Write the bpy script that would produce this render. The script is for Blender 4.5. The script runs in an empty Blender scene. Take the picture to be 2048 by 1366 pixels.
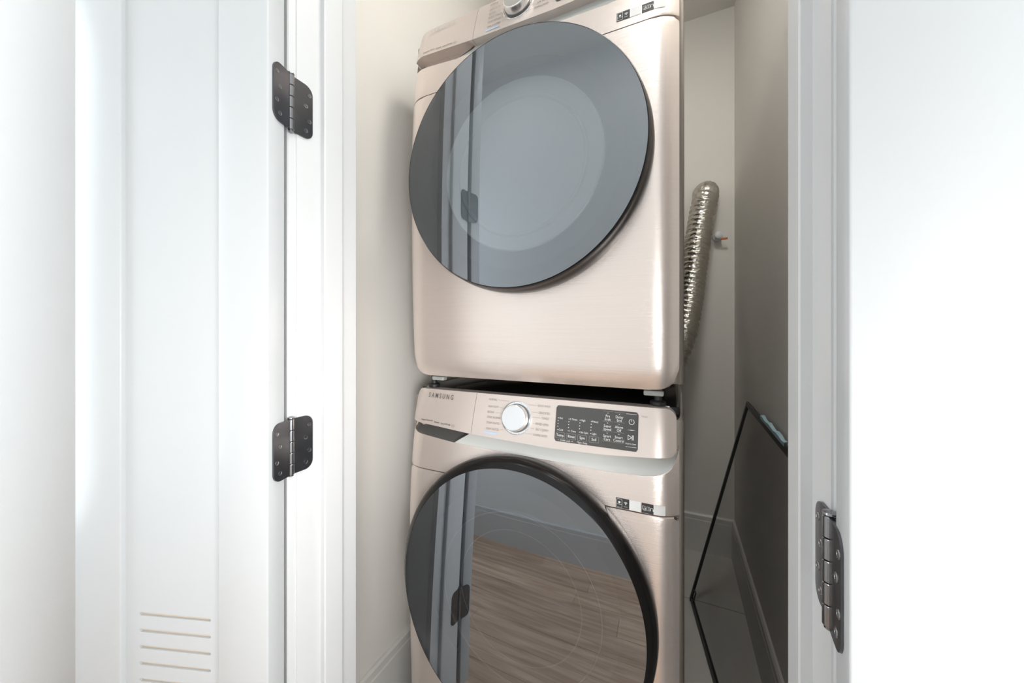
import bpy, bmesh, math, random
import numpy as np
from mathutils import Vector, Matrix
random.seed(4)
R = math.radians
C = bpy.context.scene.collection
sc = bpy.context.scene

# ------------------------------------------------------------ camera, world, exposure
CZ = 1.14
TH = math.atan(328 / 707.0)
cam_d = bpy.data.cameras.new('camera'); cam = bpy.data.objects.new('camera', cam_d); C.objects.link(cam)
cam.location = (0, 0, CZ); cam.rotation_euler = (R(90), 0, TH)
cam_d.sensor_width = 36.0; cam_d.lens = 707.0 / 2048 * 36.0
cam_d.shift_y = -23.0 / 2048; cam_d.clip_start = 0.02
sc.camera = cam
sc.view_settings.view_transform = 'Standard'; sc.view_settings.look = 'None'
sc.view_settings.gamma = 1.0; sc.view_settings.use_curve_mapping = False
sc.view_settings.exposure = 0.10

w = bpy.data.worlds.new('world'); sc.world = w; w.use_nodes = True
w.node_tree.nodes['Background'].inputs[0].default_value = (0.86, 0.93, 1.0, 1)
w.node_tree.nodes['Background'].inputs[1].default_value = 2.0

def lamp(name, loc, rot, sx, sy, power, col, shape='RECTANGLE'):
    d = bpy.data.lights.new(name, 'AREA'); d.shape = shape; d.size = sx
    if shape == 'RECTANGLE': d.size_y = sy
    d.energy = power; d.color = col
    o = bpy.data.objects.new(name, d); o.location = loc; o.rotation_euler = rot; C.objects.link(o); return o
HALL_CEIL, CLOSET_CEIL = 2.90, 2.76
X_W = -1.45                                  # hallway end wall at the far left
WS = -0.65                                   # hall wall behind the camera
WF = 0.428                                   # hall face of the closet wall
lamp('added_window_light', (1.98, -0.11, 1.30), (0, R(90), 0), 1.9, 0.62, 31, (0.95, 0.98, 1.0))  # added daylight from the right, brightens the left closet wall and end wall
lamp('added_window_light', (X_W - 0.08, -0.20, 1.35), (0, R(-90), 0), 1.6, 0.5, 5.5, (0.95, 0.98, 1.0))  # added daylight from the left, lifts the right jamb
lamp('added_ceiling_light', (0.05, -0.12, HALL_CEIL - 0.045), (0, 0, 0), 0.30, 0.3, 1.5, (1.0, 0.975, 0.94), 'DISK')  # added overhead light for the hallway, source out of view
lamp('added_ceiling_light', (-0.95, -0.12, HALL_CEIL - 0.045), (0, 0, 0), 0.30, 0.3, 1.2, (1.0, 0.975, 0.94), 'DISK')  # second added overhead light, nearer the left end
lamp('added_closet_light', (0.09, 0.735, CLOSET_CEIL - 0.045), (0, 0, 0), 0.30, 0.3, 6.2, (1.0, 0.97, 0.90), 'DISK')  # added light to brighten the closet walls, source out of view
# narrow-beam fill light added right of and behind the camera, no lamp body
fl_ = lamp('added_fill_light', (0.45, -0.50, 1.00), (0, 0, 0), 0.40, 0.40, 2.0, (1.0, 0.985, 0.96))
fl_.rotation_euler = (Vector((-0.56, 0.75, 0.92)) - fl_.location).to_track_quat('-Z', 'Y').to_euler(); fl_.data.spread = R(62)

# ------------------------------------------------------------ materials
def new_mat(name):
    m = bpy.data.materials.new(name); m.use_nodes = True
    return m, m.node_tree, m.node_tree.nodes['Principled BSDF']
def mat(name, col, rough=0.5, metal=0.0, spec=0.5, coat=0.0, noise=0.0, nscale=20, bump=0.0, bscale=200, stretch=(1, 1, 1), aniso=0.0):
    m, nt, b = new_mat(name); N = nt.nodes; L = nt.links
    b.inputs['Base Color'].default_value = (*col, 1); b.inputs['Roughness'].default_value = rough
    b.inputs['Metallic'].default_value = metal; b.inputs['Specular IOR Level'].default_value = spec
    b.inputs['Coat Weight'].default_value = coat; b.inputs['Coat Roughness'].default_value = 0.08
    if noise or bump:
        tc = N.new('ShaderNodeTexCoord'); mp = N.new('ShaderNodeMapping'); mp.inputs['Scale'].default_value = stretch
        L.new(tc.outputs['Object'], mp.inputs['Vector'])
    if noise:
        n = N.new('ShaderNodeTexNoise'); n.inputs['Scale'].default_value = nscale; n.inputs['Detail'].default_value = 5
        L.new(mp.outputs[0], n.inputs['Vector'])
        r = N.new('ShaderNodeMapRange'); r.inputs[3].default_value = 1 - noise; r.inputs[4].default_value = 1 + noise
        L.new(n.outputs['Fac'], r.inputs[0])
        x = N.new('ShaderNodeVectorMath'); x.operation = 'SCALE'; x.inputs[0].default_value = col
        L.new(r.outputs[0], x.inputs['Scale']); L.new(x.outputs[0], b.inputs['Base Color'])
    if bump:
        n2 = N.new('ShaderNodeTexNoise'); n2.inputs['Scale'].default_value = bscale; n2.inputs['Detail'].default_value = 3
        L.new(mp.outputs[0], n2.inputs['Vector'])
        bp = N.new('ShaderNodeBump'); bp.inputs['Strength'].default_value = bump; bp.inputs['Distance'].default_value = 0.001
        L.new(n2.outputs['Fac'], bp.inputs['Height']); L.new(bp.outputs[0], b.inputs['Normal'])
    if aniso:
        b.inputs['Anisotropic'].default_value = aniso
        cv = N.new('ShaderNodeCombineXYZ'); cv.inputs[2].default_value = 1.0
        L.new(cv.outputs[0], b.inputs['Tangent'])
    return m
M = {}
M['white'] = mat('white_gloss_paint', (0.61, 0.62, 0.63), 0.32, noise=0.01, nscale=6)
M['trim'] = mat('white_trim_paint', (0.68, 0.68, 0.685), 0.35, noise=0.01, nscale=6)
M['wall'] = mat('warm_white_wall_paint', (0.85, 0.825, 0.785), 0.55, noise=0.02, nscale=3, bump=0.15, bscale=350)
M['hall'] = mat('hall_wall_paint', (0.89, 0.893, 0.896), 0.6, noise=0.015, nscale=3, bump=0.15, bscale=350)
M['ceil'] = mat('ceiling_paint', (0.80, 0.79, 0.77), 0.8, noise=0.01, nscale=3)
M['base'] = mat('closet_baseboard_paint', (0.76, 0.745, 0.72), 0.4, noise=0.01, nscale=6)
M['mdf'] = mat('raw_fibreboard', (0.66, 0.55, 0.44), 0.8, noise=0.1, nscale=60)
M['champ'] = mat('brushed_champagne_metal', (0.89, 0.795, 0.745), 0.25, metal=0.75, noise=0.07, nscale=9, stretch=(0.4, 1, 60), bump=0.22, bscale=30, aniso=0.55)
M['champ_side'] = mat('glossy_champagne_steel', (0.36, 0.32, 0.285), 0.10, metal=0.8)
M['champ_pl'] = mat('champagne_plastic', (0.75, 0.665, 0.62), 0.34, metal=0.55, noise=0.01, nscale=5)
M['silver'] = mat('silver_plastic', (0.60, 0.61, 0.59), 0.42, metal=0.0, noise=0.02, nscale=3)
M['dkgrey'] = mat('dark_grey_plastic', (0.12, 0.12, 0.115), 0.28, noise=0.12, nscale=8)
M['black'] = mat('black_gloss_plastic', (0.012, 0.011, 0.011), 0.12, noise=0.2, nscale=20)
M['rimblk'] = mat('smoky_brown_black_rim', (0.007, 0.006, 0.006), 0.22, metal=0.0, spec=0.3)
M['matteblk'] = mat('matte_black_plastic', (0.02, 0.02, 0.022), 0.5)
M['disp'] = mat('black_display_glass', (0.075, 0.075, 0.072), 0.18, spec=0.5)
M['chrome'] = mat('bright_chrome', (0.86, 0.86, 0.87), 0.10, metal=1.0)
M['spun'] = mat('spun_aluminium', (0.88, 0.88, 0.89), 0.26, metal=0.95, aniso=0.3)
M['hinge'] = mat('dark_polished_nickel', (0.13, 0.13, 0.14), 0.22, metal=0.9, noise=0.25, nscale=60, bump=0.05, bscale=500)
M['hinge2'] = mat('nickel_knuckle', (0.30, 0.30, 0.31), 0.18, metal=1.0)
M['screw'] = mat('nickel_screw', (0.26, 0.26, 0.27), 0.25, metal=1.0)
M['print_dk'] = mat('dark_grey_print', (0.16, 0.14, 0.13), 0.5)
M['print_faint'] = mat('pale_grey_print', (0.34, 0.29, 0.27), 0.5)
M['print_blk'] = mat('black_print', (0.03, 0.03, 0.03), 0.5)
M['print_wt'] = mat('white_print', (0.85, 0.85, 0.85), 0.5)
M['print_gy'] = mat('grey_print', (0.34, 0.33, 0.30), 0.5)
M['badge'] = mat('grey_metal_badge', (0.17, 0.155, 0.145), 0.35, metal=0.6)
M['blue'] = mat('pale_blue_print', (0.50, 0.60, 0.78), 0.5)
M['label_w'] = mat('white_label', (0.88, 0.88, 0.87), 0.45, noise=0.02, nscale=50)
M['label_b'] = mat('black_label', (0.035, 0.035, 0.037), 0.4)
M['pad'] = mat('clear_rubber_pad', (0.40, 0.42, 0.41), 0.25, noise=0.15, nscale=80)
M['bowl'] = mat('frosted_door_bowl', (0.60, 0.65, 0.64), 0.35, spec=0.6)
M['bowl_d'] = mat('dark_door_bowl', (0.035, 0.036, 0.040), 0.25)
M['ringm'] = mat('pale_moulded_ring', (0.22, 0.22, 0.22), 0.35)
M['gridm'] = mat('black_screen_frame', (0.010, 0.010, 0.011), 0.35)
M['tape'] = mat('pale_blue_tape', (0.38, 0.55, 0.62), 0.5)
M['orange'] = mat('orange_plastic', (0.55, 0.16, 0.06), 0.5)
M['valve'] = mat('white_plastic', (0.85, 0.88, 0.90), 0.3)
M['foil'] = mat('crinkled_foil', (0.74, 0.71, 0.65), 0.30, metal=1.0, bump=0.8, bscale=200)
M['tile'] = mat('pale_stone_tile', (0.62, 0.60, 0.57), 0.4, noise=0.06, nscale=5)
M['grout'] = mat('grout', (0.30, 0.27, 0.24), 0.9)
m, nt, b = new_mat('added_lamp_lens'); b.inputs['Emission Color'].default_value = (1, 0.97, 0.92, 1); b.inputs['Emission Strength'].default_value = 6; M['lamp'] = m  # glowing lens of the added ceiling lamps

# oak planks
def oak():
    m, nt, b = new_mat('oak_boards'); N = nt.nodes; L = nt.links
    tc = N.new('ShaderNodeTexCoord'); oi = N.new('ShaderNodeObjectInfo')
    ad = N.new('ShaderNodeVectorMath'); ad.operation = 'ADD'; L.new(tc.outputs['Object'], ad.inputs[0]); L.new(oi.outputs['Location'], ad.inputs[1])
    mp = N.new('ShaderNodeMapping'); mp.inputs['Scale'].default_value = (1.0, 14, 14); L.new(ad.outputs[0], mp.inputs['Vector'])
    n = N.new('ShaderNodeTexNoise'); n.inputs['Scale'].default_value = 3.2; n.inputs['Detail'].default_value = 8; n.inputs['Distortion'].default_value = 0.6
    L.new(mp.outputs[0], n.inputs['Vector'])
    cr = N.new('ShaderNodeValToRGB'); cr.color_ramp.elements[0].position = 0.32; cr.color_ramp.elements[1].position = 0.70
    cr.color_ramp.elements[0].color = (0.46, 0.30, 0.21, 1); cr.color_ramp.elements[1].color = (0.76, 0.57, 0.43, 1)
    L.new(n.outputs['Fac'], cr.inputs[0])
    r = N.new('ShaderNodeMapRange'); r.inputs[3].default_value = 0.86; r.inputs[4].default_value = 1.12; L.new(oi.outputs['Random'], r.inputs[0])
    x = N.new('ShaderNodeVectorMath'); x.operation = 'SCALE'; L.new(cr.outputs[0], x.inputs[0]); L.new(r.outputs[0], x.inputs['Scale'])
    L.new(x.outputs[0], b.inputs['Base Color']); b.inputs['Roughness'].default_value = 0.45
    return m
M['oak'] = oak()

def coated_glass(name, refl, tint, fac, rough=0.0):
    m = bpy.data.materials.new(name); m.use_nodes = True; nt = m.node_tree; N = nt.nodes; L = nt.links; N.clear()
    out = N.new('ShaderNodeOutputMaterial'); mx = N.new('ShaderNodeMixShader')
    g = N.new('ShaderNodeBsdfGlossy'); g.inputs['Color'].default_value = (*refl, 1); g.inputs['Roughness'].default_value = rough
    t = N.new('ShaderNodeBsdfTransparent'); t.inputs['Color'].default_value = (*tint, 1)
    lw = N.new('ShaderNodeLayerWeight'); lw.inputs['Blend'].default_value = 0.35
    r = N.new('ShaderNodeMapRange'); r.inputs[3].default_value = fac; r.inputs[4].default_value = min(1, fac + 0.03)
    L.new(lw.outputs['Facing'], r.inputs[0]); L.new(r.outputs[0], mx.inputs[0])
    L.new(t.outputs[0], mx.inputs[1]); L.new(g.outputs[0], mx.inputs[2]); L.new(mx.outputs[0], out.inputs[0]); return m
M['glass'] = coated_glass('smoked_mirror_glass', (0.84, 0.90, 0.97), (0.46, 0.48, 0.49), 0.285, 0.012)
M['glassback'] = coated_glass('clear_back_face', (1, 1, 1), (0.97, 0.97, 0.97), 0.0)
M['winglass'] = coated_glass('added_window_glass', (1, 1, 1), (0.96, 0.98, 0.98), 0.05)
def screen_mat():
    m = bpy.data.materials.new('dark_insect_mesh'); m.use_nodes = True; nt = m.node_tree; N = nt.nodes; L = nt.links
    b = N['Principled BSDF']; b.inputs['Base Color'].default_value = (0.12, 0.115, 0.115, 1); b.inputs['Roughness'].default_value = 0.45
    b.inputs['Specular IOR Level'].default_value = 0.6
    tc = N.new('ShaderNodeTexCoord'); n = N.new('ShaderNodeTexNoise'); n.inputs['Scale'].default_value = 2.2; n.inputs['Detail'].default_value = 3
    L.new(tc.outputs['Object'], n.inputs['Vector'])
    r = N.new('ShaderNodeMapRange'); r.inputs[3].default_value = 0.26; r.inputs[4].default_value = 0.52; L.new(n.outputs['Fac'], r.inputs[0])
    L.new(r.outputs[0], b.inputs['Alpha']); return m
M['screen'] = screen_mat()

# ------------------------------------------------------------ helpers
def link(name, bm, m, parent=None, loc=None, smooth=False, autos=None):
    me = bpy.data.meshes.new(name); bmesh.ops.recalc_face_normals(bm, faces=bm.faces[:]); bm.to_mesh(me); bm.free()
    for mm in (m if isinstance(m, (list, tuple)) else [m]): me.materials.append(mm)
    if smooth:
        for p in me.polygons: p.use_smooth = True
        if autos: me.set_sharp_from_angle(angle=R(autos))
    o = bpy.data.objects.new(name, me); C.objects.link(o)
    if parent: o.parent = parent
    if loc: o.location = loc
    return o
def box(bm, x0, x1, y0, y1, z0, z1, bev=0.0, mtx=None):
    r = bmesh.ops.create_cube(bm, size=1.0); vs = r['verts']
    for v in vs: v.co = Vector(((x0 + x1) / 2 + v.co.x * (x1 - x0), (y0 + y1) / 2 + v.co.y * (y1 - y0), (z0 + z1) / 2 + v.co.z * (z1 - z0)))
    if bev:
        es = list({e for v in vs for e in v.link_edges})
        g = bmesh.ops.bevel(bm, geom=es, offset=bev, segments=2, affect='EDGES', profile=0.5)
        vs = g['verts']
        if mtx:
            seen = set(); st = list(vs)
            while st:
                v = st.pop()
                if v in seen: continue
                seen.add(v); st += [e.other_vert(v) for e in v.link_edges]
            vs = list(seen)
    if mtx:
        for v in vs: v.co = mtx @ v.co
def boxo(name, m, parent, *a, bev=0.0, **k):
    bm = bmesh.new(); box(bm, *a, bev=bev); return link(name, bm, m, parent, **k)
def thing(name, label, cat, loc=(0, 0, 0), rotz=0.0, group=None):
    o = bpy.data.objects.new(name, None); C.objects.link(o); o.location = loc; o.rotation_euler = (0, 0, rotz); o.empty_display_size = 0.05
    o['label'] = label; o['category'] = cat; o['kind'] = 'thing'
    if group: o['group'] = group
    return o
def struct_root(name, loc=(0, 0, 0), rotz=0.0, label=None, cat='structure'):
    o = bpy.data.objects.new(name, None); C.objects.link(o); o.location = loc; o.rotation_euler = (0, 0, rotz); o['kind'] = 'structure'; o.empty_display_size = 0.05
    if label: o['label'] = label
    o['category'] = cat
    return o
def struct(o, label, cat):
    o['kind'] = 'structure'; o['label'] = label; o['category'] = cat; return o
def lathe(bm, prof, fr, seg=96, mi=None):
    """prof: (r, d) pairs; fr: function (a, b, d) -> Vector"""
    rings = []
    for r, d in prof:
        if r < 1e-6: rings.append([bm.verts.new(fr(0, 0, d))])
        else: rings.append([bm.verts.new(fr(r * math.cos(2 * math.pi * k / seg), r * math.sin(2 * math.pi * k / seg), d)) for k in range(seg)])
    for i, (A, B) in enumerate(zip(rings, rings[1:])):
        for k in range(seg):
            k2 = (k + 1) % seg
            if len(A) == 1 and len(B) == 1: continue
            if len(A) == 1: f = bm.faces.new((A[0], B[k], B[k2]))
            elif len(B) == 1: f = bm.faces.new((A[k], B[0], A[k2]))
            else: f = bm.faces.new((A[k], B[k], B[k2], A[k2]))
            if mi: f.material_index = mi(i)
def extrude_profile(bm, pts, z0, z1):
    a = [bm.verts.new((x, y, z0)) for x, y in pts]; b2 = [bm.verts.new((x, y, z1)) for x, y in pts]
    n = len(pts)
    for i in range(n): bm.faces.new((a[i], a[(i + 1) % n], b2[(i + 1) % n], b2[i]))
    bm.faces.new(a); bm.faces.new(b2)

# ------------------------------------------------------------ floor, ceilings, walls
X0, X1 = X_W, 1.9
fl = struct_root('floor', (0, 0, 0), label='brown oak board floor of the hallway', cat='floor')
boxo('subfloor', M['grout'], fl, X0, X1, WS, 0.49, -0.06, -0.012)
pw = 0.127; y = WS; row = 0
while y < 0.49 - 0.01:
    x = X0 - random.uniform(0, 0.9)
    y2 = min(y + pw, 0.49)
    while x < X1:
        x2 = min(x + random.uniform(0.95, 1.5), X1); xs = max(x, X0)
        if x2 - xs > 0.03:
            bm = bmesh.new(); box(bm, -(x2 - xs) / 2 + 0.0006, (x2 - xs) / 2 - 0.0006, -(y2 - y) / 2 + 0.0006, (y2 - y) / 2 - 0.0006, -0.012, 0)
            link('floor_plank', bm, M['oak'], fl, ((x2 + xs) / 2, (y2 + y) / 2, 0))
        x = x2
    y += pw; row += 1
CL, CR, CB, CF = -0.78, 0.265, 2.07, 0.548
ft = struct_root('floor', (0, 0, 0), label='pale stone tile floor inside the closet', cat='floor')
boxo('grout_bed', M['grout'], ft, CL, CR, 0.49, CB, -0.06, -0.003)
for yy in ((0.4915, 1.068), (1.0725, 1.678), (1.6825, CB)):
    for xx in ((CL, -0.352), (-0.348, CR)):
        boxo('floor_tile', M['tile'], ft, xx[0], xx[1], yy[0], yy[1], -0.01, 0.0, bev=0.001)
struct(boxo('ceiling', M['ceil'], None, X0 - .1, X1 + .1, WS - .1, WF + 0.001, HALL_CEIL, HALL_CEIL + 0.1), 'white ceiling over the hallway', 'ceiling')
struct(boxo('ceiling', M['wall'], None, CL - .1, CR + .1, CF - 0.001, CB + .1, CLOSET_CEIL, CLOSET_CEIL + 0.1), 'warm white ceiling over the closet', 'ceiling')
struct(boxo('wall_left', M['wall'], None, CL - 0.1, CL, CF, CB + .1, -0.05, CLOSET_CEIL), 'warm white closet wall left of the stacked machines', 'wall')
struct(boxo('wall_right', M['wall'], None, CR, CR + 0.1, CF, CB + .1, -0.05, CLOSET_CEIL), 'greyed warm white closet wall behind the leaning screen', 'wall')
struct(boxo('wall_back', M['wall'], None, CL, CR, CB, CB + 0.1, -0.05, CLOSET_CEIL), 'warm white closet wall behind the foil duct', 'wall')
JL, JR, DH = -0.630, 0.130, 2.44
bm = bmesh.new()
box(bm, X0 - .1, JL - 0.018, WF, CF, -0.05, HALL_CEIL); box(bm, JR + 0.018, X1 + .1, WF, CF, -0.05, HALL_CEIL); box(bm, JL - 0.018, JR + 0.018, WF, CF, DH + 0.02, HALL_CEIL)
struct(link('wall_front', bm, M['hall']), 'white hallway wall around the closet opening', 'wall')
bm = bmesh.new()
box(bm, X0 - .1, X0, WS, -.48, -0.05, HALL_CEIL); box(bm, X0 - .1, X0, .08, WF, -0.05, HALL_CEIL)
box(bm, X0 - .1, X0, -.48, .08, -0.05, .5); box(bm, X0 - .1, X0, -.48, .08, 2.2, HALL_CEIL)
struct(link('wall_west', bm, M['hall']), 'bright white hallway end wall at the far left', 'wall')
wn2 = struct_root('added_window_2', (0, 0, 0), label='added narrow white framed window at the left hallway end, out of view', cat='window')  # unseen window added to let in the left daylight
bm = bmesh.new()
for a in ((-.48, -.44, .5, 2.2), (.04, .08, .5, 2.2), (-.48, .08, .5, .54), (-.48, .08, 2.16, 2.2)): box(bm, X0 - .05, X0 - .01, a[0], a[1], a[2], a[3])
link('added_window_frame', bm, M['trim'], wn2)
boxo('pane', M['winglass'], wn2, X0 - .032, X0 - .028, -.44, .04, .54, 2.16)
struct(boxo('wall_south', M['hall'], None, X0 - .1, X1 + .1, WS - .1, WS, -0.05, HALL_CEIL), 'white hallway wall mirrored in the machine doors', 'wall')
WY0, WY1, WZ0, WZ1 = -.46, .24, 0.25, 2.35
bm = bmesh.new()
box(bm, X1, X1 + .1, WS, WY0, -0.05, HALL_CEIL); box(bm, X1, X1 + .1, WY1, WF, -0.05, HALL_CEIL)
box(bm, X1, X1 + .1, WY0, WY1, -0.05, WZ0); box(bm, X1, X1 + .1, WY0, WY1, WZ1, HALL_CEIL)
struct(link('wall_east', bm, M['hall']), 'white hallway end wall around the added window', 'wall')
win = struct_root('added_window_1', (0, 0, 0), label='added tall white framed window at the hallway end, out of view', cat='window')  # unseen window added as the opening for the right-hand daylight
bm = bmesh.new()
for a in ((WY0, WY0 + .04, WZ0, WZ1), (WY1 - .04, WY1, WZ0, WZ1), (WY0, WY1, WZ0, WZ0 + .04), (WY0, WY1, WZ1 - .04, WZ1)):
    box(bm, X1 + .01, X1 + .05, a[0], a[1], a[2], a[3])
link('added_window_frame', bm, M['trim'], win)
boxo('pane', M['winglass'], win, X1 + .028, X1 + .032, WY0 + .04, WY1 - .04, WZ0 + .04, WZ1 - .04)

# baseboards
def baseboard(name, pts, label, m, h=0.190, t=0.014):
    """runs along p0->p1 with the room on the left-hand side"""
    (ax, ay), (bx, by) = pts; d = Vector((bx - ax, by - ay)); L = d.length; d.normalize(); n = Vector((-d.y, d.x))
    prof = [(0, 0), (t, 0), (t, h - 0.03), (t - 0.002, h - 0.026), (t - 0.002, h - 0.006), (t - 0.007, h), (0, h)]
    bm = bmesh.new(); A = []; B = []
    for o, z in prof:
        A.append(bm.verts.new((ax + n.x * o, ay + n.y * o, z))); B.append(bm.verts.new((bx + n.x * o, by + n.y * o, z)))
    k = len(prof)
    for i in range(k): bm.faces.new((A[i], B[i], B[(i + 1) % k], A[(i + 1) % k]))
    bm.faces.new(A); bm.faces.new(B)
    struct(link(name, bm, m), label, 'baseboard')
baseboard('baseboard_left', ((CL, CB - 0.014), (CL, CF)), 'warm white baseboard left of the stacked machines', M['base'])
baseboard('baseboard_back', ((CR, CB), (CL, CB)), 'warm white baseboard behind the machines', M['base'])
baseboard('baseboard_right', ((CR, CF), (CR, CB - 0.014)), 'warm white baseboard behind the leaning screen', M['base'])
baseboard('baseboard_south', ((X0, WS), (X1, WS)), 'tall white hallway baseboard mirrored in the lower machine door', M['trim'], h=0.20)
baseboard('baseboard_west', ((JL - 0.10, WF), (X0, WF)), 'white hallway baseboard left of the closet', M['trim'])

# jambs with stops, casings
def jamb(name, xin, sgn, label):
    bm = bmesh.new()                      # sgn +1: face looks to +x (left jamb)
    pts = [(0, .421), (0, .553), (-.018, .553), (-.018, .421)]
    extrude_profile(bm, [(xin + sgn * a, b2) for a, b2 in pts], 0, DH + .02)
    o = struct(link(name, bm, M['trim']), label, 'door frame')
    bm = bmesh.new()
    sp = [(0, .4695), (.010, .4695), (.0115, .472), (.0115, .509), (.010, .5125), (0, .5125)]
    extrude_profile(bm, [(xin + sgn * a, b2) for a, b2 in sp], 0, DH)
    link('door_stop', bm, M['trim'], o)
    return o
jamb('trim_1', JL, 1, 'left white door jamb with a raised stop')
jamb('trim_2', JR, -1, 'right white door jamb with a raised stop')
bm = bmesh.new(); box(bm, JL, JR, .421, .553, DH, DH + .018); box(bm, JL, JR, .4695, .5125, DH - .0115, DH)
struct(link('trim_3', bm, M['trim']), 'white head jamb over the closet opening', 'door frame')
def casing(name, xin, sgn, label):
    # profile across width (away from opening = sgn), thickness towards hall
    pr = [(0, 0), (0, .0200), (.002, .0220), (.010, .0220), (.015, .013), (.022, .009), (.060, .013), (.078, .015), (.083, .013), (.083, 0)]
    bm = bmesh.new(); extrude_profile(bm, [(xin + sgn * a, WF - b2) for a, b2 in pr], 0, DH + .09)
    struct(link(name, bm, M['trim']), label, 'casing')
casing('trim_4', JL - .002, -1, 'left white moulded door casing')
casing('trim_5', JR + .002, 1, 'right white moulded door casing')
bm = bmesh.new(); box(bm, JL - .006, JR + .006, WF - .013, WF, DH + .006, DH + .09)
struct(link('trim_6', bm, M['trim']), 'white head casing over the closet opening', 'casing')

# ------------------------------------------------------------ closet doors (shaker, open)
DW = 0.368; DT = 0.038; DZ0 = 0.035; DZ1 = DH - 0.004
def door(name, corner, ang, sgn, label):
    """local x = away from hinge edge (multiplied by sgn), local -y = inner face side, origin = inner hinge-side corner"""
    root = struct_root(name, (corner[0], corner[1], 0), ang, label, 'door')
    def bx(nm, a0, a1, z0, z1, y0=0.0, y1=DT, bev=0.0022, m=M['white']):
        bm = bmesh.new(); box(bm, min(sgn * a0, sgn * a1), max(sgn * a0, sgn * a1), y0, y1, z0, z1, bev=bev); return link(nm, bm, m, root, smooth=True, autos=50)
    bx('stile', 0, .0905, DZ0, DZ1); bx('stile', .2765, DW, DZ0, DZ1)
    bx('rail', .0907, .2763, DZ0, DZ0 + .18); bx('rail', .0907, .2763, DZ1 - .115, DZ1)
    # panel with vent slots cut through the skin
    bm = bmesh.new(); za, zb = DZ0 + .18, DZ1 - .115; edges = []
    def loop(p):
        v = [bm.verts.new((sgn * a, 0.008, z)) for a, z in p]
        for i in range(len(v)): edges.append(bm.edges.new((v[i], v[(i + 1) % len(v)])))
    loop([(.0905, za), (.2765, za), (.2765, zb), (.0905, zb)])
    zs = CZ - .4955; k = 0; hh = .0029
    while zs - k * .0288 > za + .02:
        zc = zs - k * .0288; pts = []
        for j in range(7): t = math.pi / 2 + math.pi * j / 6; pts.append((.1120 + hh + hh * math.cos(t), zc + hh * math.sin(t)))
        for j in range(7): t = -math.pi / 2 + math.pi * j / 6; pts.append((.2495 - hh + hh * math.cos(t), zc + hh * math.sin(t)))
        loop(pts); k += 1
    g = bmesh.ops.triangle_fill(bm, edges=edges, use_beauty=True, use_dissolve=False)
    fs = [f for f in bm.faces]
    for f in list(fs):                     # drop fills inside slots
        c = f.calc_center_median(); a = c.x * sgn
        q = (zs - c.z) / .0288; kk = round(q)
        if 0 <= kk < k and abs(c.z - (zs - kk * .0288)) < hh * 0.99 and .1120 < a < .2495 and all(abs(v.co.z - (zs - kk * .0288)) < hh * 1.05 and .111 < v.co.x * sgn < .2505 for v in f.verts): bm.faces.remove(f)
    ext = bmesh.ops.extrude_face_region(bm, geom=bm.faces[:])
    for v in [e for e in ext['geom'] if isinstance(e, bmesh.types.BMVert)]: v.co.y += .0035
    link('panel', bm, M['white'], root)
    bx('panel_core', .0907, .2763, za, zb, .0117, .030, bev=0, m=M['mdf'])['label'] = 'raw brown board seen through the slots'
    return root
PL = Vector((-.628, .409)); PR = Vector((.1266, .410))
aL = R(19); NL = Vector((math.sin(aL), -math.cos(aL))); AL = Vector((-.612, .360))
door('door_1', AL, aL, -1, 'white shaker door folded back on the left, with a stack of vent slots')
aR = R(-6); AR = Vector((.1205, .355))
door('door_2', AR, aR, 1, 'white shaker door folded back on the right')

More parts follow.
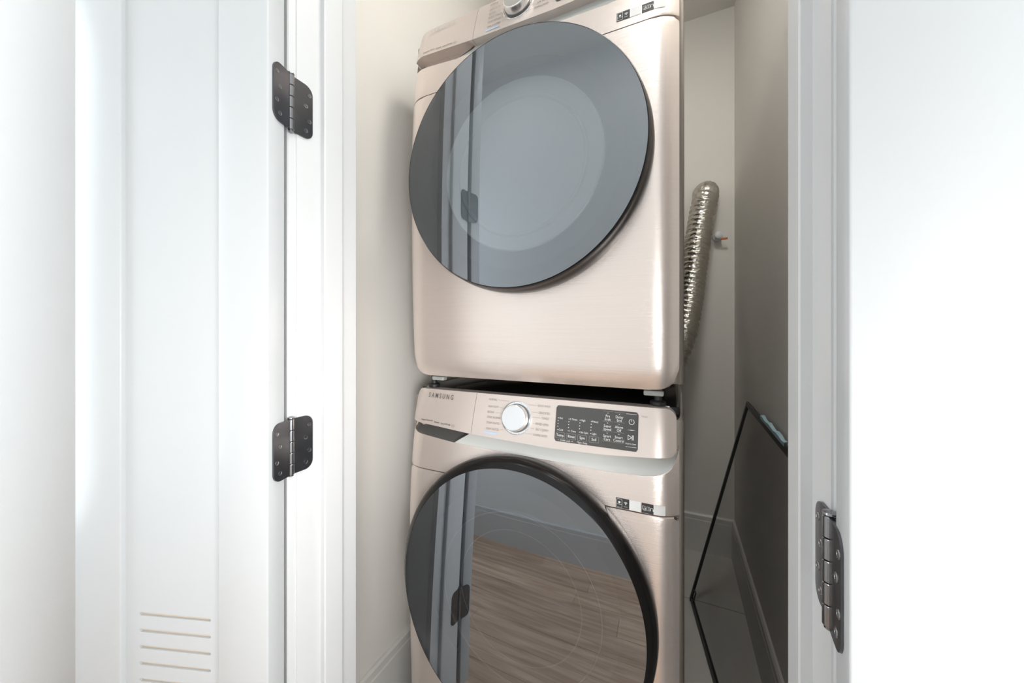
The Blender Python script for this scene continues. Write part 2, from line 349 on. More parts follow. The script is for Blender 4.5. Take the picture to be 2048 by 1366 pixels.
# ------------------------------------------------------------ hinges
def hinge(px, py, zc, ljamb, ldoor, label, nj, nd, rad=0.0058, offj=.0010):
    """ljamb / ldoor: 2D unit directions of the leaves from the pin; nj/nd: outward normals"""
    root = thing('door_hinge', label, 'hinge', (px, py, zc), group='polished nickel door hinges')
    H = .1; Wd = .042; r = .0155
    for nm, d, n, top in (('leaf', ljamb, nj, 0), ('leaf', ldoor, nd, 1)):
        D = Vector((d[0], d[1], 0)); Nn = Vector((n[0], n[1], 0)); o0 = -Nn * (offj if top == 0 else -.0006)
        pts = [(0.0, -H / 2), (0.0, H / 2)]
        for j in range(7): t = math.pi / 2 - math.pi / 2 * j / 6; pts.append((Wd - r + r * math.cos(t), H / 2 - r + r * math.sin(t)))
        for j in range(7): t = -math.pi / 2 * j / 6; pts.append((Wd - r + r * math.cos(t), -H / 2 + r + r * math.sin(t)))
        bm = bmesh.new(); th = .0016
        A = [bm.verts.new(o0 + D * a + Vector((0, 0, z)) + Nn * th) for a, z in pts]; B = [bm.verts.new(o0 + D * a + Vector((0, 0, z)) - Nn * th) for a, z in pts]
        k = len(pts); bm.faces.new(A); bm.faces.new(B)
        for i in range(k): bm.faces.new((A[i], A[(i + 1) % k], B[(i + 1) % k], B[i]))
        link(nm, bm, M['hinge'], root)
        for i, (a, z) in enumerate(((.035, .033), (.028, .010), (.035, -.016), (.028, -.036))):
            cc = o0 + D * a + Vector((0, 0, z)) + Nn * th
            bm = bmesh.new(); U = D; V = Vector((0, 0, 1))
            lathe(bm, [(0.0042, 0), (0.0040, .0007), (.0031, .0006), (.0028, .0002), (0, .0002)], lambda p, q, dd: cc + U * p + V * q + Nn * dd, 20)
            for s in (0, 1):
                w1 = U * math.cos(.6 + s * 1.57) + V * math.sin(.6 + s * 1.57); w2 = w1.cross(Nn)
                vv = [bm.verts.new(cc + w1 * p * .0024 + w2 * q * .0005 + Nn * .00045) for p, q in ((-1, -1), (1, -1), (1, 1), (-1, 1))]; bm.faces.new(vv)
            link('screw', bm, M['screw'], root, smooth=True, autos=30)
    for i in range(5):
        z0 = -H / 2 + i * H / 5 + .0005; z1 = z0 + H / 5 - .001
        bm = bmesh.new(); lathe(bm, [(0, z0), (rad - .0006, z0), (rad, z0 + .0006), (rad, z1 - .0006), (rad - .0006, z1), (0, z1)], lambda p, q, dd: Vector((p, q, dd)), 28)
        link('knuckle', bm, M['hinge2'], root, smooth=True, autos=40)
    bm = bmesh.new(); lathe(bm, [(0, H / 2), (rad * .9, H / 2), (rad * 1.02, H / 2 + .0012), (rad * .95, H / 2 + .003), (rad * .5, H / 2 + .0042), (0, H / 2 + .0044)], lambda p, q, dd: Vector((p, q, dd)), 28)
    link('pin_head', bm, M['hinge2'], root, smooth=True, autos=40); bm = bmesh.new()
    lathe(bm, [(0, -H / 2), (rad * .8, -H / 2), (rad * .8, -H / 2 - .002), (rad * .4, -H / 2 - .0035), (0, -H / 2 - .0036)], lambda p, q, dd: Vector((p, q, dd)), 28)
    link('pin_tip', bm, M['hinge2'], root, smooth=True, autos=40)
dl = NL; ndl = Vector((math.cos(aL), math.sin(aL)))
for z, lab in ((1.5485, 'dark nickel hinge on the left jamb, beside the upper machine'), (.930, 'dark nickel hinge on the left jamb, level with the control panel'), (.300, 'dark nickel hinge low on the left jamb, seen only mirrored in the lower machine door')):
    hinge(PL.x, PL.y, z, (0, 1), (dl.x, dl.y), lab, (1, 0), (ndl.x, ndl.y))
dr = Vector((math.sin(aR), -math.cos(aR))); ndr = Vector((-math.cos(aR), -math.sin(aR)))
hinge(PR.x, PR.y, .923, (0, 1), (dr.x, dr.y), 'dark nickel hinge on the right jamb, seen nearly edge-on', (-1, 0), (ndr.x, ndr.y), rad=.0062, offj=.0024)

# ------------------------------------------------------------ laundry machines
HS = [.0, .03, .10, .30, .49, .65, .77, .86, .93, .985]
YS = [.766, .760, .757, .749, .745, .747, .755, .765, .781, .796]
PF = np.polyfit(HS, [y - .77 for y in YS], 5)
def S(x, h):
    a = abs(x); roll = 0.0
    if a > .285: roll = .020 * ((a - .285) / .051) ** 2.3
    if h < .07: roll += .016 * ((.07 - h) / .05) ** 2.2
    return float(np.polyval(PF, h)) + roll
def interp(xs, ys): return lambda x: float(np.interp(x, xs, ys))
def patch(bm, xl, xr, hb, ht, nx, nt, yf, skirt=0.0, bev=0.0, mi=0, cos=False):
    V = []; 
    for j in range(nt + 1):
        t = j / nt; row = []
        for i in range(nx + 1):
            s = i / nx
            if cos: s = .5 - .5 * math.cos(math.pi * s)
            x = xl(t) + (xr(t) - xl(t)) * s; h0, h1 = hb(x), ht(x); h = h0 + (h1 - h0) * t
            row.append(bm.verts.new((x, yf(x, h, s, t), h)))
        V.append(row)
    for j in range(nt):
        for i in range(nx):
            f = bm.faces.new((V[j][i], V[j][i + 1], V[j + 1][i + 1], V[j + 1][i])); f.material_index = mi
    if skirt:
        loop = V[0][:] + [V[j][nx] for j in range(1, nt + 1)] + [V[nt][i] for i in range(nx - 1, -1, -1)] + [V[j][0] for j in range(nt - 1, 0, -1)]
        rings = [loop]
        # small round-over then straight back
        cx = sum(v.co.x for v in loop) / len(loop); ch = sum(v.co.z for v in loop) / len(loop)
        back = [bm.verts.new((v.co.x, v.co.y + skirt, v.co.z)) for v in loop]
        n = len(loop); fe = []
        for k in range(n):
            f = bm.faces.new((loop[k], loop[(k + 1) % n], back[(k + 1) % n], back[k])); f.material_index = mi
        if bev:
            es = [bm.edges.get((loop[k], loop[(k + 1) % n])) for k in range(n)]
            bmesh.ops.bevel(bm, geom=es, offset=bev, segments=3, affect='EDGES', profile=0.5, clamp_overlap=True)
    return V
def corner(x, w, r, base, sgn):
    """edge height with a round corner: base is the flat level, sgn=+1 for a bottom edge"""
    a = abs(x) - (w - r)
    if a <= 0: return base
    a = min(a, r); return base + sgn * (r - math.sqrt(max(0, r * r - a * a)))

_tc = {}
def text_pts(body, size, ax='LEFT', bold=False, squeeze=1.0):
    cu = bpy.data.curves.new('t', 'FONT'); cu.body = body; cu.size = size; cu.align_x = ax; cu.align_y = 'CENTER'; cu.resolution_u = 2
    if bold: cu.offset = size * .008
    cu.space_character = 1.08 if bold else 1.0
    o = bpy.data.objects.new('t', cu); C.objects.link(o)
    dg = bpy.context.evaluated_depsgraph_get(); me = bpy.data.meshes.new_from_object(o.evaluated_get(dg))
    V = [(v.co.x * squeeze, v.co.y) for v in me.vertices]; F = [tuple(p.vertices) for p in me.polygons]
    bpy.data.objects.remove(o); bpy.data.curves.remove(cu); bpy.data.meshes.remove(me)
    return V, F
def fit_text(body, x0, x1, size=None, ax='LEFT', bold=False, cap=None):
    """text stretched between x0 and x1 with capital height cap"""
    V, F = text_pts(body, 1.0, 'LEFT', bold); xs = [v[0] for v in V]; ys = [v[1] for v in V]
    k = (x1 - x0) / (max(xs) - min(xs)); mnx = min(xs); cy = (max(ys) + min(ys)) / 2; ky = cap / (max(ys) - min(ys))
    return [(x0 + (a - mnx) * k, (b - cy) * ky) for a, b in V], F
class Print:
    """flat print laid on the control panel surface"""
    def __init__(s, off): s.bm = bmesh.new(); s.off = off
    def put(s, V, F, cx, ch):
        vs = [s.bm.verts.new((cx + a, S(cx + a, ch + b) - s.off, ch + b)) for a, b in V]
        for f in F:
            try: s.bm.faces.new([vs[i] for i in f])
            except ValueError: pass
    def text(s, body, x, h, size, ax='LEFT', bold=False, squeeze=1.0): V, F = text_pts(body, size, ax, bold, squeeze); s.put(V, F, x, h)
    def fit(s, body, x0, x1, h, cap, bold=False): V, F = fit_text(body, x0, x1, cap=cap, bold=bold); s.put(V, F, 0, h)
    def bar(s, x0, x1, h, t, h1=None):
        h1 = h if h1 is None else h1
        s.put([(x0, h - t / 2), (x1, h1 - t / 2), (x1, h1 + t / 2), (x0, h + t / 2)], [(0, 1, 2, 3)], 0, 0)
    def ring(s, x, h, r, t, a0=0, a1=360, n=28):
        V = []; F = []
        for i in range(n + 1):
            a = R(a0 + (a1 - a0) * i / n); V += [(r * math.cos(a), r * math.sin(a)), ((r - t) * math.cos(a), (r - t) * math.sin(a))]
            if i: F.append((2 * i - 2, 2 * i, 2 * i + 1, 2 * i - 1))
        s.put(V, F, x, h)
    def dot(s, x, h, r): s.put([(r * math.cos(R(36 * k)), r * math.sin(R(36 * k))) for k in range(10)], [tuple(range(10))], x, h)
    def rrect(s, x0, x1, h0, h1, r, t):
        P = []
        for cx, cy, a in ((x1 - r, h1 - r, 0), (x0 + r, h1 - r, 90), (x0 + r, h0 + r, 180), (x1 - r, h0 + r, 270)):
            for k in range(5): P.append((cx, cy, R(a + 22.5 * k)))
        V = []; F = []; n = len(P)
        for cx, cy, a in P: V += [(cx + r * math.cos(a), cy + r * math.sin(a)), (cx + (r - t) * math.cos(a), cy + (r - t) * math.sin(a))]
        for i in range(n): j = (i + 1) % n; F.append((2 * i, 2 * j, 2 * j + 1, 2 * i + 1))
        s.put(V, F, 0, 0)
    def solid(s, x0, x1, h0, h1, r=0.0, nx=1, nh=1):
        V = []; F = []
        for j in range(nh + 1):
            for i in range(nx + 1): V.append((x0 + (x1 - x0) * i / nx, h0 + (h1 - h0) * j / nh))
        for j in range(nh):
            for i in range(nx): a = j * (nx + 1) + i; F.append((a, a + 1, a + nx + 2, a + nx + 1))
        s.put(V, F, 0, 0)
    def done(s, name, m, parent):
        o = link(name, s.bm, m, parent); o['kind'] = 'stuff'; return o

htf = interp([-.34, -.1366, .073, .193, .302, .34], [.893, .879, .873, .876, .884, .887])
SX = -.330
def machine(name, label, zb, dy, washer):
    root = thing(name, label, 'washing machine' if washer else 'dryer', (-.33, .77 + dy, zb))
    hw = .336; SEAM = .7715
    # cabinet
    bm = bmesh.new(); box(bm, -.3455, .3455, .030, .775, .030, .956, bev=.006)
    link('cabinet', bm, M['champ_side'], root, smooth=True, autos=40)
    bm = bmesh.new(); box(bm, -.338, .338, .052, .775, .9565, .9775, bev=.003)
    link('top_cover', bm, M['black'], root, smooth=True, autos=40)
    boxo('top_trim', M['chrome'], root, -.318, .318, .0490, .0512, .965, .97865, bev=.0004)
    boxo('rear_panel', M['matteblk'], root, -.33, .33, .775, .782, .05, .95, bev=.002)
    # lower front panel
    bm = bmesh.new()
    patch(bm, lambda t: -hw, lambda t: hw, lambda x: corner(x, hw, .045, .020, 1), lambda x: corner(x, hw, .006, SEAM - .0012, -1), 72, 60, lambda x, h, s, t: S(x, h), skirt=.022, bev=.003)
    link('front_panel', bm, M['champ'], root, smooth=True, autos=50)
    boxo('seam_strip', M['matteblk'], root, -.333, .333, .014, .030, SEAM - .008, SEAM + .008)
    # fascia around the handle scoop
    hbf = interp([-.336, -.331, -.318, -.19, .062, .193, .27, .300, .316, .325, .330, .336], [.895, .866, .861, .8496, .8437, .8405, .8435, .849, .857, .866, .882, .905])
    bm = bmesh.new()
    patch(bm, lambda t: -hw, lambda t: hw, lambda x: SEAM + .0012, lambda x: hbf(x), 96, 14, lambda x, h, s, t: S(x, h), skirt=.022, bev=.0012)
    link('fascia', bm, M['champ'], root, smooth=True, autos=50)
    # scoop: recessed silver strip, and the drawer grip pocket at its left end
    def top_in(x): return htf(x) + .004
    def yscoop(x, h, s, t): return S(x, h) + .0012 + .013 * math.sin(min(1, t) * math.pi / 2)
    bm = bmesh.new()
    patch(bm, lambda t: -.19 + .055 * t, lambda t: .3335, lambda x: hbf(x) - .0005, lambda x: max(top_in(x), hbf(x)), 64, 10, yscoop)
    link('handle_recess', bm, M['silver'], root, smooth=True)
    bm = bmesh.new()
    dp = .034 if washer else .020
    patch(bm, lambda t: -.3335, lambda t: -.19 + .055 * t, lambda x: hbf(x) - .0005, lambda x: max(top_in(x), hbf(x)), 30, 12,
          lambda x, h, s, t: S(x, h) + .001 + dp * min(1, t * 1.6) ** .7 * min(1, (1 - s) * 9 + .38))
    link('grip_pocket', bm, M['dkgrey'] if washer else M['champ_pl'], root, smooth=True)
    # raised control panel, in two pieces
    TOP = .9785
    def hto(x): return corner(x, .331, .023, TOP, -1)
    def hbo(x): return min(htf(x) + (0 if x < .30 else corner(x, .331, .014, 0, 1)), hto(x) - .01)
    lift = lambda h: .0085 - .002 * (h - .88) / .1
    def ysl(x, h, s, t): return S(x, h) - lift(h)
    for nm, xa, xb, ta, tb in (('drawer_front', -.331, -.331, -.1375, -.1345), ('control_panel', -.1365, -.1335, .331, .331)):
        bm = bmesh.new()
        patch(bm, lambda t: xa + (xb - xa) * t, lambda t: ta + (tb - ta) * t, hbo, hto, 90, 18, ysl, skirt=.032, bev=.0016, cos=True)
        link(nm, bm, M['champ_pl'], root, smooth=True, autos=50)
    # print
    o0 = .0092
    p = Print(o0)
    V_, F_ = fit_text('S A M S U N G', -.2817, -.2027, bold=True, cap=.0125); p.put([(a, b2 + .9638 - .0018 * (a + .2817) / .079) for a, b2 in V_], F_, 0, 0); p.done('brand_lettering', M['badge'] if washer else M['silver'], root)
    p = Print(o0)
    if washer:
        p.fit('SuperSpeed', -.2951, -.258, .8985, .0052, True); p.fit('Steam', -.252, -.236, .8965, .0048, True); p.fit('SmartThings', -.230, -.2005, .894, .0052, True)
    else:
        p.fit('Sensor Dry', -.2951, -.258, .8985, .0052, True); p.fit('Steam', -.252, -.236, .8965, .0048, True); p.fit('SmartThings', -.230, -.2005, .894, .0052, True)
    p.done('feature_lettering', M['print_blk'], root)
    p = Print(o0); p.ring(-.192, .8925, .0042, .0006); p.bar(-.1955, -.1885, .8925, .0007); p.done('feature_icon', M['print_faint'], root)
    p = Print(o0)
    if washer: L_ = ('NORMAL', 'HEAVY DUTY', 'BEDDING', 'STEAM NORMAL', 'STEAM WHITES', 'STEAM SANITIZE'); R_ = ('QUICK WASH', 'DELICATES', 'TOWELS', 'RINSE+SPIN', 'SELF CLEAN+', 'DOWNLOADED')
    else: L_ = ('NORMAL', 'HEAVY DUTY', 'BEDDING', 'PERM PRESS', 'STEAM REFRESH', 'DELICATES'); R_ = ('QUICK DRY', 'TIME DRY', 'TOWELS', 'WRINKLE CARE', 'AIR FLUFF', 'DOWNLOADED')
    for t_, h, x1 in zip(L_, (.9665, .9498, .9367, .9247, .9118, .8977), (-.0729, -.066, -.077, -.0577, -.060, -.060)):
        p.fit(t_, -.0958, x1, h, .0050)
    for t_, h, x0, x1 in zip(R_, (.962, .9468, .9354, .9219, .910, .8975), (.0349, .039, .0469, .0333, .0343, .0293), (.0658, .066, .0646, .0646, .0662, .064)):
        p.fit(t_, x0, x1, h, .0050)
    p.done('program_lettering', M['print_faint'] if washer else M['print_dk'], root)
    p = Print(o0)
    for h, xa, xb, hb2 in ((.9668, -.070, -.040, .9655), (.9498, -.063, -.050, .948), (.9367, -.074, -.057, .9367), (.9247, -.0555, -.052, .9247), (.9118, -.058, -.054, .912), (.8977, -.058, -.046, .900)): p.bar(xa, xb, h, .0005, hb2)
    for h, xa, xb, hb2 in ((.962, .012, .033, .962), (.9468, .021, .037, .9468), (.9354, .024, .045, .9354), (.9219, .026, .031, .9219), (.910, .022, .032, .910), (.8975, .008, .028, .8985)): p.bar(xa, xb, h, .0005, hb2)
    p.done('program_lines', M['print_gy'], root)
    p = Print(o0); p.solid(-.1006, -.0629, .8855, .8905); p.done('blue_mark', M['blue'], root)
    # knob
    kx, kh = -.0166, .9292; e = .01
    nv = Vector((0, -1, -(S(kx, kh + e) - S(kx, kh - e)) / (2 * e) * -1)).normalized()
    nv = Vector((0, -1.0, (S(kx, kh + e) - S(kx, kh - e)) / (2 * e))).normalized()
    U = Vector((1, 0, 0)); Vv = nv.cross(U) * -1
    oc = Vector((kx, S(kx, kh) - lift(kh), kh))
    fr = lambda a, b2, d: oc + U * a + Vv * b2 + nv * d
    bm = bmesh.new(); lathe(bm, [(.0395, -.001), (.0395, .0012), (.0383, .0016), (.0378, .0006), (.034, .0006), (0, .0006)], fr, 72)
    link('dial_ring', bm, M['chrome'], root, smooth=True, autos=30)
    bm = bmesh.new(); lathe(bm, [(.0335, .0006), (.0335, .0035), (.031, .0040), (0, .0040)], fr, 72)
    link('dial_base', bm, M['dkgrey'], root, smooth=True, autos=30)
    bm = bmesh.new(); lathe(bm, [(.0318, .0035), (.0312, .018), (.0300, .0205), (.0285, .0212), (.024, .0208), (0, .0208)], fr, 72)
    kn = link('dial', bm, M['spun'], root, smooth=True, autos=25)
    bm = bmesh.new()
    for k in range(12):
        a = R(15 + 30 * k); c0 = fr(.0364 * math.cos(a), .0364 * math.sin(a), .0010)
        bmesh.ops.create_icosphere(bm, subdivisions=1, radius=.0006, matrix=Matrix.Translation(c0))
    link('dial_marks', bm, M['print_blk'], root)['kind'] = 'stuff'
    # display
    dx0, dx1, dh0, dh1 = .0812, .2592, .8905, .9672
    fx = lambda f: dx0 + (dx1 - dx0) * f
    fh = lambda f: dh1 - (dh1 - dh0) * f
    bm = bmesh.new()
    def dr_(x, b, s_):
        a = max(0, max(dx0 + .005 - x, x - (dx1 - .005))); a = min(a, .005); return b + s_ * (.005 - math.sqrt(max(0, .005 ** 2 - a * a)))
    patch(bm, lambda t: dx0, lambda t: dx1, lambda x: dr_(x, dh0, 1), lambda x: dr_(x, dh1, -1), 60, 10, lambda x, h, s, t: S(x, h) - .0094, skirt=.002)
    link('display', bm, M['disp'], root)
    oD = .0099
    p = Print(oD); g = Print(oD)
    boxes = ((.006, .133, 'Temp.' if washer else 'Dryness'), (.145, .275, 'Rinse' if washer else 'Temp.'), (.285, .41, 'Spin' if washer else 'Time'), (.425, .556, 'Soil' if washer else 'Eco'))
    heads = (('Hot', 'Cold'), ('5 Times', '1 Time'), ('High', 'No Spin'), ('Heavy', 'Light'))
    if not washer: heads = (('Very', 'Damp'), ('High', 'Low'), ('60 min', '20 min'), ('On', 'Off'))
    for (a, b2, t_), (hd, ft_) in zip(boxes, heads):
        g.rrect(fx(a + .012), fx(b2), fh(.905), fh(.745), .0015, .0005)
        p.text(t_, fx((a + b2) / 2 + .006), fh(.825), .0080, 'CENTER', False, .9)
        xx = fx(a + .03); p.dot(xx, fh(.35), .0009); p.text(hd, xx + .0022, fh(.35), .0058, 'LEFT', False, .9)
        for f in (.425, .505, .585): p.dot(xx, fh(f), .0010)
        p.dot(xx, fh(.675), .0009); p.text(ft_, xx + .0022, fh(.675), .0058, 'LEFT', False, .9)
    p.text('Child Lock', fx(.14), fh(.955), .0052, 'CENTER'); p.bar(fx(.045), fx(.060), fh(.955), .0005); p.bar(fx(.215), fx(.235), fh(.955), .0005); p.bar(fx(.2345), fx(.237), fh(.945), .0024)
    p.text('*Spin Only' if washer else '*Time Only', fx(.355), fh(.955), .0052, 'CENTER')
    opts = ((.65, ('Pre\nSoak', 'Super\nSpeed', 'Smart\nCare')), (.785, ('Delay\nEnd', 'Alarm\nOff', 'Smart\nControl')))
    for cx, ts in opts:
        for j, t_ in enumerate(ts):
            l1, l2 = t_.split('\n'); y0 = .165 + .262 * j
            p.text(l1, fx(cx), fh(y0), .0076, 'CENTER', False, .9); p.text(l2, fx(cx), fh(y0 + .085), .0076, 'CENTER', False, .9)
            p.bar(fx(cx) - .0012, fx(cx) + .0012, fh(y0 - .08), .0009)
            g.bar(fx(cx - .06), fx(cx + .06), fh(y0 - .125), .0004)
        g.bar(fx(cx - .06), fx(cx + .06), fh(.165 + .262 * 3 - .125), .0004)
    p.bar(fx(.86), fx(.985), fh(.055), .0006); p.bar(fx(.865), fx(.985), fh(.895), .0006)
    p.ring(fx(.925), fh(.255), .0056, .0009, 115, 425); p.bar(fx(.925) - .0004, fx(.925) + .0004, fh(.215), .0055)
    p.put([(-.008, 0), (0, -.0007), (.008, 0), (0, .0007)], [(0, 1, 2, 3)], fx(.925), fh(.465))
    x_ = fx(.915); hh = fh(.655)
    for a, b2 in (((-.0045, .0048), (.0025, 0)), ((.0025, 0), (-.0045, -.0048))):
        d = Vector((b2[0] - a[0], b2[1] - a[1])).normalized(); n = Vector((-d.y, d.x)) * .0005
        p.put([(a[0] - n.x, a[1] - n.y), (b2[0] - n.x, b2[1] - n.y), (b2[0] + n.x, b2[1] + n.y), (a[0] + n.x, a[1] + n.y)], [(0, 1, 2, 3)], x_, hh)
    p.bar(x_ - .005, x_ - .004, hh, .0098); p.bar(x_ + .0033, x_ + .0044, hh, .0098); p.bar(x_ + .0056, x_ + .0067, hh, .0098)
    p.text('Hold to Start', fx(.922), fh(.815), .0046, 'CENTER', False, .85)
    p.done('display_lettering', M['print_wt'], root); g.done('display_lines', M['print_gy'], root)
    p = Print(o0); p.text('*1 Tumble' if not washer else '*Touch', fx(1.03), fh(.09), .0042); p.done('corner_lettering', M['print_faint'], root)
    # stickers
    lh = .7735 if washer else .7890
    for a0, a1, b1, hh_ in ((.2170, .2435, .2655, .0195), (.2670, .2895, .3110, .0185)):
        bm = bmesh.new()
        patch(bm, lambda t: a0, lambda t: a1, lambda x: lh, lambda x: lh + hh_, 5, 2, lambda x, h, s, t: S(x, h) - .0006)
        st = link('sticker', bm, M['label_b'], root); st['label'] = 'black label with white icons'
        bm = bmesh.new(); patch(bm, lambda t: a1, lambda t: b1, lambda x: lh, lambda x: lh + hh_, 5, 2, lambda x, h, s, t: S(x, h) - .0006)
        link('white_square', bm, M['label_w'], st)
    p = Print(.0010); p.rrect(.2185, .2295, lh + .0015, lh + .018, .0015, .0005); p.dot(.224, lh + .0115, .0023); p.bar(.2190, .2290, lh + .0075, .0005)
    for r_ in (.0052, .0037, .0022): p.ring(.2365, lh + .0085, r_, .0008, 45, 135, 8)
    p.dot(.2365, lh + .0088, .0008)
    for k in range(4): p.bar(.2332 + .0018 * k, .2343 + .0018 * k, lh + .0045, .0008)
    p.rrect(.2685, .2745, lh + .0065, lh + .0135, .0008, .0005); p.rrect(.2712, .2755, lh + .0050, lh + .0100, .0006, .0005)
    p.rrect(.2765, .2798, lh + .0055, lh + .0130, .0005, .0005); p.rrect(.2795, .2828, lh + .0055, lh + .0130, .0005, .0005)
    p.ring(.2862, lh + .0090, .0030, .0007, -30, 210, 14); p.bar(.2830, .2842, lh + .0075, .0036); p.bar(.2882, .2894, lh + .0075, .0036)
    p.done('sticker_icons', M['label_w'], root)
    # door
    if washer: cx, ch, Rg, yg, tg, Ro, cxo, cho = -.001, .5485, .2825, .690, R(3.0), .3035, -.004, .5455
    else: cx, ch, Rg, yg, tg, Ro, cxo, cho = -.0015, .5230, .2845, .697, R(0.6), .2925, -.0005, .5220
    yl = yg - .77
    def frd(a, b2, d):
        # d: 0 = base on the panel, 1 = glass plane
        X = cxo + (cx - cxo) * d + a; H = cho + (ch - cho) * d + b2
        return Vector((X, (.745 - .77) * (1 - d) + (yl + b2 * math.tan(tg)) * d, H))
    bm = bmesh.new()
    prof = [(Ro - .003, -.35), (Ro, -.10), (Ro + .0005, .30), (Ro - .0015, .55), (Ro - .0045, .72)]
    prof += ([(Ro - .010, .84), (Rg + .0045, .93), (Rg + .0015, .985)] if washer else [(Rg + .0045, .82), (Rg + .002, .93), (Rg + .0012, .985)])
    prof += [(Rg + .0002, 1.0), (Rg - .002, .93), (Rg - .010, .80), (Rg - .03, .55), (Rg - .045, .35)]
    lathe(bm, prof, frd, 128)
    link('door_rim', bm, M['rimblk'], root, smooth=True, autos=60)
    bm = bmesh.new()
    N_ = 14; dome = .0035
    pr = [(Rg * math.sin(math.pi / 2 * k / N_), 0) for k in range(N_ + 1)]
    def frg(a, b2, d):
        r2 = (a * a + b2 * b2) / Rg ** 2
        return Vector((cx + a, yl + b2 * math.tan(tg) + .0005 + dome * (r2 - .0) - dome + d, ch + b2))
    lathe(bm, [(r_, 0) for r_, _ in pr] + [(Rg, .004)] + [(r_, .004) for r_, _ in reversed(pr)], frg, 128, mi=lambda i: 0 if i < N_ else 1)
    link('door_glass', bm, [M['glass'], M['glassback']], root, smooth=True, autos=40)
    bx_, bh = (.002, .5215) if not washer else (.0, .53)
    frb = lambda a, b2, d: Vector((bx_ + a, d - .77, bh + b2))
    bm = bmesh.new()
    if washer:
        lathe(bm, [(.258, .7435), (.258, .735), (.20, .7345), (.196, .7300), (.192, .7300), (.188, .7340), (.15, .7385), (0, .7400)], frb, 96)
        link('door_bowl', bm, M['bowl_d'], root, smooth=True, autos=40)
        bm = bmesh.new()
        for rr, d in ((.194, .7296), (.150, .7375)): lathe(bm, [(rr - .0012, d), (rr, d - .0010), (rr + .0012, d), (rr, d + .0006), (rr - .0012, d)], frb, 96)
        link('bowl_ring', bm, M['ringm'], root, smooth=True)
    else:
        lathe(bm, [(.262, .7430), (.262, .739), (.215, .7375), (.196, .7360)], frb, 96)
        link('door_backing', bm, M['bowl_d'], root, smooth=True, autos=40)
        bm = bmesh.new()
        lathe(bm, [(.196, .7360), (.1955, .7300), (.1930, .7285), (.1905, .7300), (.186, .7335), (.163, .7350), (.1590, .7315), (.1560, .7318), (.152, .7360), (.10, .7395), (0, .7405)], frb, 96)
        link('door_bowl', bm, M['bowl'], root, smooth=True, autos=40)
    # feet
    for sx in (-1, 1):
        for yy in (.055, .70):
            bm = bmesh.new()
            z0 = 0.0 if washer else -.0170
            yy = yy if washer else yy - .012
            lathe(bm, [(0, z0), (.014, z0), (.016, z0 + .002), (.016, z0 + .008), (.013, z0 + .010), (.008, z0 + .011), (.008, .031), (0, .031)], lambda a, b2, d: Vector((sx * .295 + a, yy + b2, d)), 28)
            ft_ = link('foot', bm, M['matteblk'], root, smooth=True, autos=40)
            if not washer and yy < .1:
                bm = bmesh.new(); xq = .287 if sx > 0 else -.268; box(bm, xq - .020, xq + .020, .022, .040, .005, .016, bev=.003)
                link('clear_pad', bm, M['pad'], root)
    return root
machine('washing_machine', 'champagne front-load washer at the bottom of the stack, its full control panel in view', 0.0, 0.0, True)
machine('tumble_dryer', 'champagne dryer on top of the stack, with a round smoked glass door', .9957, .008, False)

# ------------------------------------------------------------ foil duct
def bez(P, n):
    out = []
    for i in range(len(P) - 1):
        p0 = P[max(0, i - 1)]; p1 = P[i]; p2 = P[i + 1]; p3 = P[min(len(P) - 1, i + 2)]
        for k in range(n):
            t = k / n; out.append(0.5 * ((2 * p1) + (p2 - p0) * t + (2 * p0 - 5 * p1 + 4 * p2 - p3) * t * t + (3 * p1 - p0 - 3 * p2 + p3) * t ** 3))
    out.append(P[-1]); return out
path = [Vector(p) for p in ((.137, 2.066, 1.835), (.137, 2.035, 1.832), (.132, 1.99, 1.795), (.114, 1.965, 1.70), (.092, 1.925, 1.55), (.070, 1.87, 1.38), (.047, 1.80, 1.22), (.008, 1.725, 1.06), (-.045, 1.71, .97), (-.12, 1.68, .96), (-.20, 1.66, .96))]
pts = bez(path, 90)
cum = [0]
for a, b2 in zip(pts, pts[1:]): cum.append(cum[-1] + (b2 - a).length)
Ltot = cum[-1]; NR = int(Ltot / .0028); ring = []
bm = bmesh.new(); seg = 64; up = Vector((1, 0, 0)); j = 0; prev = None
for i in range(NR + 1):
    s = Ltot * i / NR
    while j < len(cum) - 2 and cum[j + 1] < s: j += 1
    t = (s - cum[j]) / max(1e-9, cum[j + 1] - cum[j]); c = pts[j].lerp(pts[j + 1], t); T = (pts[j + 1] - pts[j]).normalized()
    U = (up - T * up.dot(T)).normalized(); up = U; W2 = T.cross(U)
    row = []
    for k in range(seg):
        a = 2 * math.pi * k / seg
        ph = 2 * math.pi * s / .026 + a
        rr = .0545 + .0038 * (math.sin(ph) * .8 + .2 * math.sin(2 * ph)) + random.uniform(-.0023, .0023)
        row.append(bm.verts.new(c + U * rr * math.cos(a) + W2 * rr * math.sin(a)))
    if prev:
        for k in range(seg): bm.faces.new((prev[k], prev[(k + 1) % seg], row[(k + 1) % seg], row[k]))
    prev = row
duct = thing('flexible_duct', 'crinkled silver foil dryer duct running down from the closet back wall', 'duct', (.137, 2.066, 1.835))
o = link('duct_hose', bm, M['foil'], duct, smooth=True); o.location = -duct.location
bm = bmesh.new(); lathe(bm, [(.050, -.001), (.061, -.001), (.0615, -.006), (.059, -.0075), (.055, -.012)], lambda a, b2, d: Vector((a, d, b2)), 40)
link('wall_collar', bm, M['foil'], duct, smooth=True)

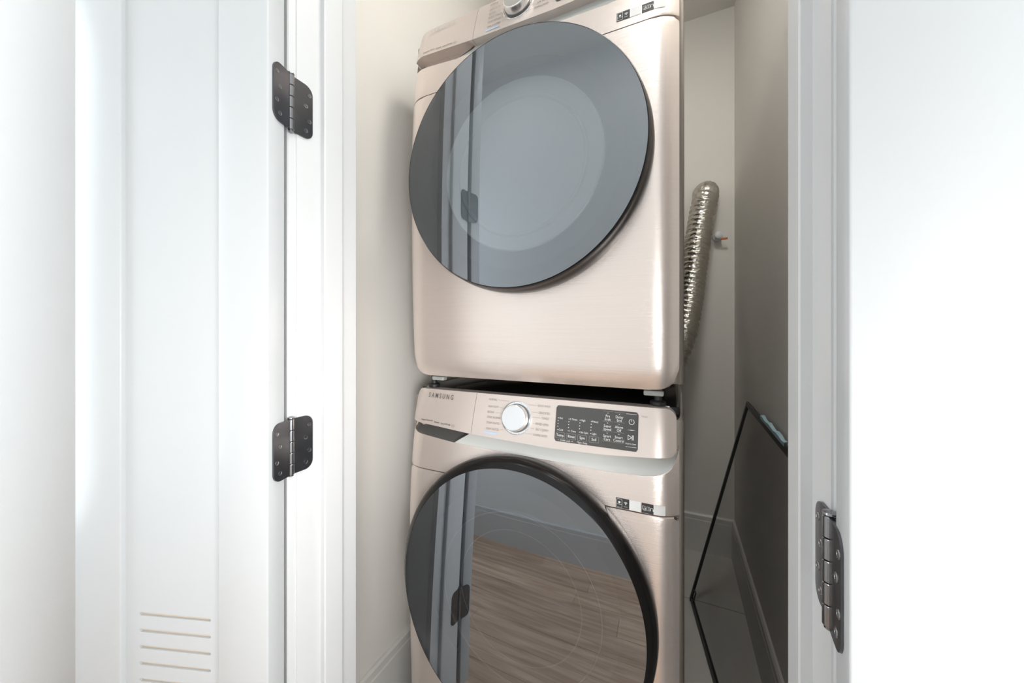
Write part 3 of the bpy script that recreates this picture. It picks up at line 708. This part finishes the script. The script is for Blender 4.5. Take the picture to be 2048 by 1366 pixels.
# valve
vv = thing('wall_valve', 'small white round shut-off valve with an orange lever, half hidden by the foil duct', 'valve', (.1905, 2.0695, 1.612))
bm = bmesh.new(); lathe(bm, [(0, 0), (.024, 0), (.024, -.004), (.021, -.010), (.012, -.013), (.009, -.040), (.017, -.042), (.017, -.052), (.013, -.055), (0, -.0555)], lambda a, b2, d: Vector((a, d, b2)), 32)
link('valve_body', bm, M['valve'], vv, smooth=True, autos=40)
bm = bmesh.new(); box(bm, .010, .040, -.050, -.043, -.026, -.016, bev=.002); link('lever', bm, M['orange'], vv)

# ------------------------------------------------------------ leaning insect screen
Pa = Vector((.2565, 1.625, .862)); Pb = Vector((.060, 1.675, .004)); Pc = Vector((.214, .69, .004)); Pd = Vector((.2565, .615, .835))
scr = thing('window_screen', 'black framed insect screen leaning against the right closet wall', 'window screen', (.15, 1.15, 0))
off = -Vector((.15, 1.15, 0)); nrm = ((Pb - Pa).cross(Pd - Pa)).normalized()
if nrm.x > 0: nrm = -nrm
def bar3(name, a, b2, wdt, th, m, inw):
    d = (b2 - a).normalized(); n = nrm; s_ = n.cross(d).normalized()
    if s_.dot(inw - a) < 0: s_ = -s_
    bm = bmesh.new()
    v = [a + s_ * p * wdt + n * q * th for p, q in ((0, 0), (1, 0), (1, 1), (0, 1))]; w_ = [b2 + s_ * p * wdt + n * q * th for p, q in ((0, 0), (1, 0), (1, 1), (0, 1))]
    A = [bm.verts.new(x + off) for x in v]; B = [bm.verts.new(x + off) for x in w_]
    for i in range(4): bm.faces.new((A[i], A[(i + 1) % 4], B[(i + 1) % 4], B[i]))
    bm.faces.new(A); bm.faces.new(B)
    bmesh.ops.bevel(bm, geom=bm.edges[:], offset=.0012, segments=1, affect='EDGES')
    return link(name, bm, m, scr)
cen = (Pa + Pb + Pc + Pd) / 4
for a, b2 in ((Pa, Pb), (Pb, Pc), (Pc, Pd), (Pd, Pa)): bar3('frame_bar', a, b2, .018, .009, M['gridm'], cen)
bm = bmesh.new(); g = 22; V = []
for i in range(g + 1):
    row = []
    for j in range(g + 1):
        u, v = i / g, j / g; p_ = Pa.lerp(Pb, v).lerp(Pd.lerp(Pc, v), u)
        p_ = p_.lerp(cen, .012) + nrm * (.0045 + .0035 * math.sin(u * 5 + v * 3) * math.sin(math.pi * u) * math.sin(math.pi * v))
        row.append(bm.verts.new(p_ + off))
    V.append(row)
for i in range(g):
    for j in range(g): bm.faces.new((V[i][j], V[i + 1][j], V[i + 1][j + 1], V[i][j + 1]))
link('screen_mesh', bm, M['screen'], scr, smooth=True)
d_ = (Pc - Pb).normalized(); q0 = Pb + d_ * .03 + (Pa - Pb).normalized() * .022 + nrm * .009
bm = bmesh.new()
dd2 = (Pa - Pb).normalized()
for a0, a1, b0, b1 in ((0, .045, 0, .004), (0, .045, .024, .028), (0, .004, .004, .024), (.041, .045, .004, .024)):
    vs = [q0 + d_ * x + dd2 * y_ + nrm * z_ + off for x in (b0, b1) for y_ in (a0, a1) for z_ in (0, .004)]
    V8 = [bm.verts.new(v) for v in vs]
    for f in ((0, 1, 3, 2), (4, 6, 7, 5), (0, 4, 5, 1), (2, 3, 7, 6), (0, 2, 6, 4), (1, 5, 7, 3)): bm.faces.new([V8[i] for i in f])
link('corner_latch', bm, M['gridm'], scr)
bm = bmesh.new(); dt = (Pd - Pa).normalized()
T0 = Pa + dt * .25
V = []
for k in range(11):
    q = T0 + dt * (.028 * k); wv = .004 * math.sin(k * 1.9)
    V.append([bm.verts.new(q + nrm * .0100 + Vector((0, 0, -.012 + wv)) + off), bm.verts.new(q + nrm * .0100 + Vector((0, 0, .006 + wv * .5)) + off), bm.verts.new(q + nrm * .0015 + Vector((0, 0, .011 + wv)) + off)])
for a, b2 in zip(V, V[1:]):
    for k in range(2): bm.faces.new((a[k], b2[k], b2[k + 1], a[k + 1]))
link('tape_strip', bm, M['tape'], scr)['label'] = 'pale blue tape'

# ------------------------------------------------------------ ceiling lamps added out of view, hallway and closet
for x, y_, cz_, lab in ((.09, .735, CLOSET_CEIL, 'added round white ceiling lamp inside the closet, out of view'), (.05, -.12, HALL_CEIL, 'added round white ceiling lamp above the closet opening, out of view'), (-.95, -.12, HALL_CEIL, 'added round white ceiling lamp further left along the hallway, out of view')):
    t = thing('added_ceiling_lamp', lab, 'lamp', (x, y_, cz_), group='added round ceiling lamps')
    bm = bmesh.new(); lathe(bm, [(.175, 0), (.175, -.012), (.16, -.022), (.15, -.022), (.15, 0)], lambda a, b2, d: Vector((a, b2, d)), 48); link('housing', bm, M['trim'], t, smooth=True, autos=40)
    bm = bmesh.new(); lathe(bm, [(.149, -.014), (.10, -.020), (0, -.022)], lambda a, b2, d: Vector((a, b2, d)), 48); link('lens', bm, M['lamp'], t, smooth=True)
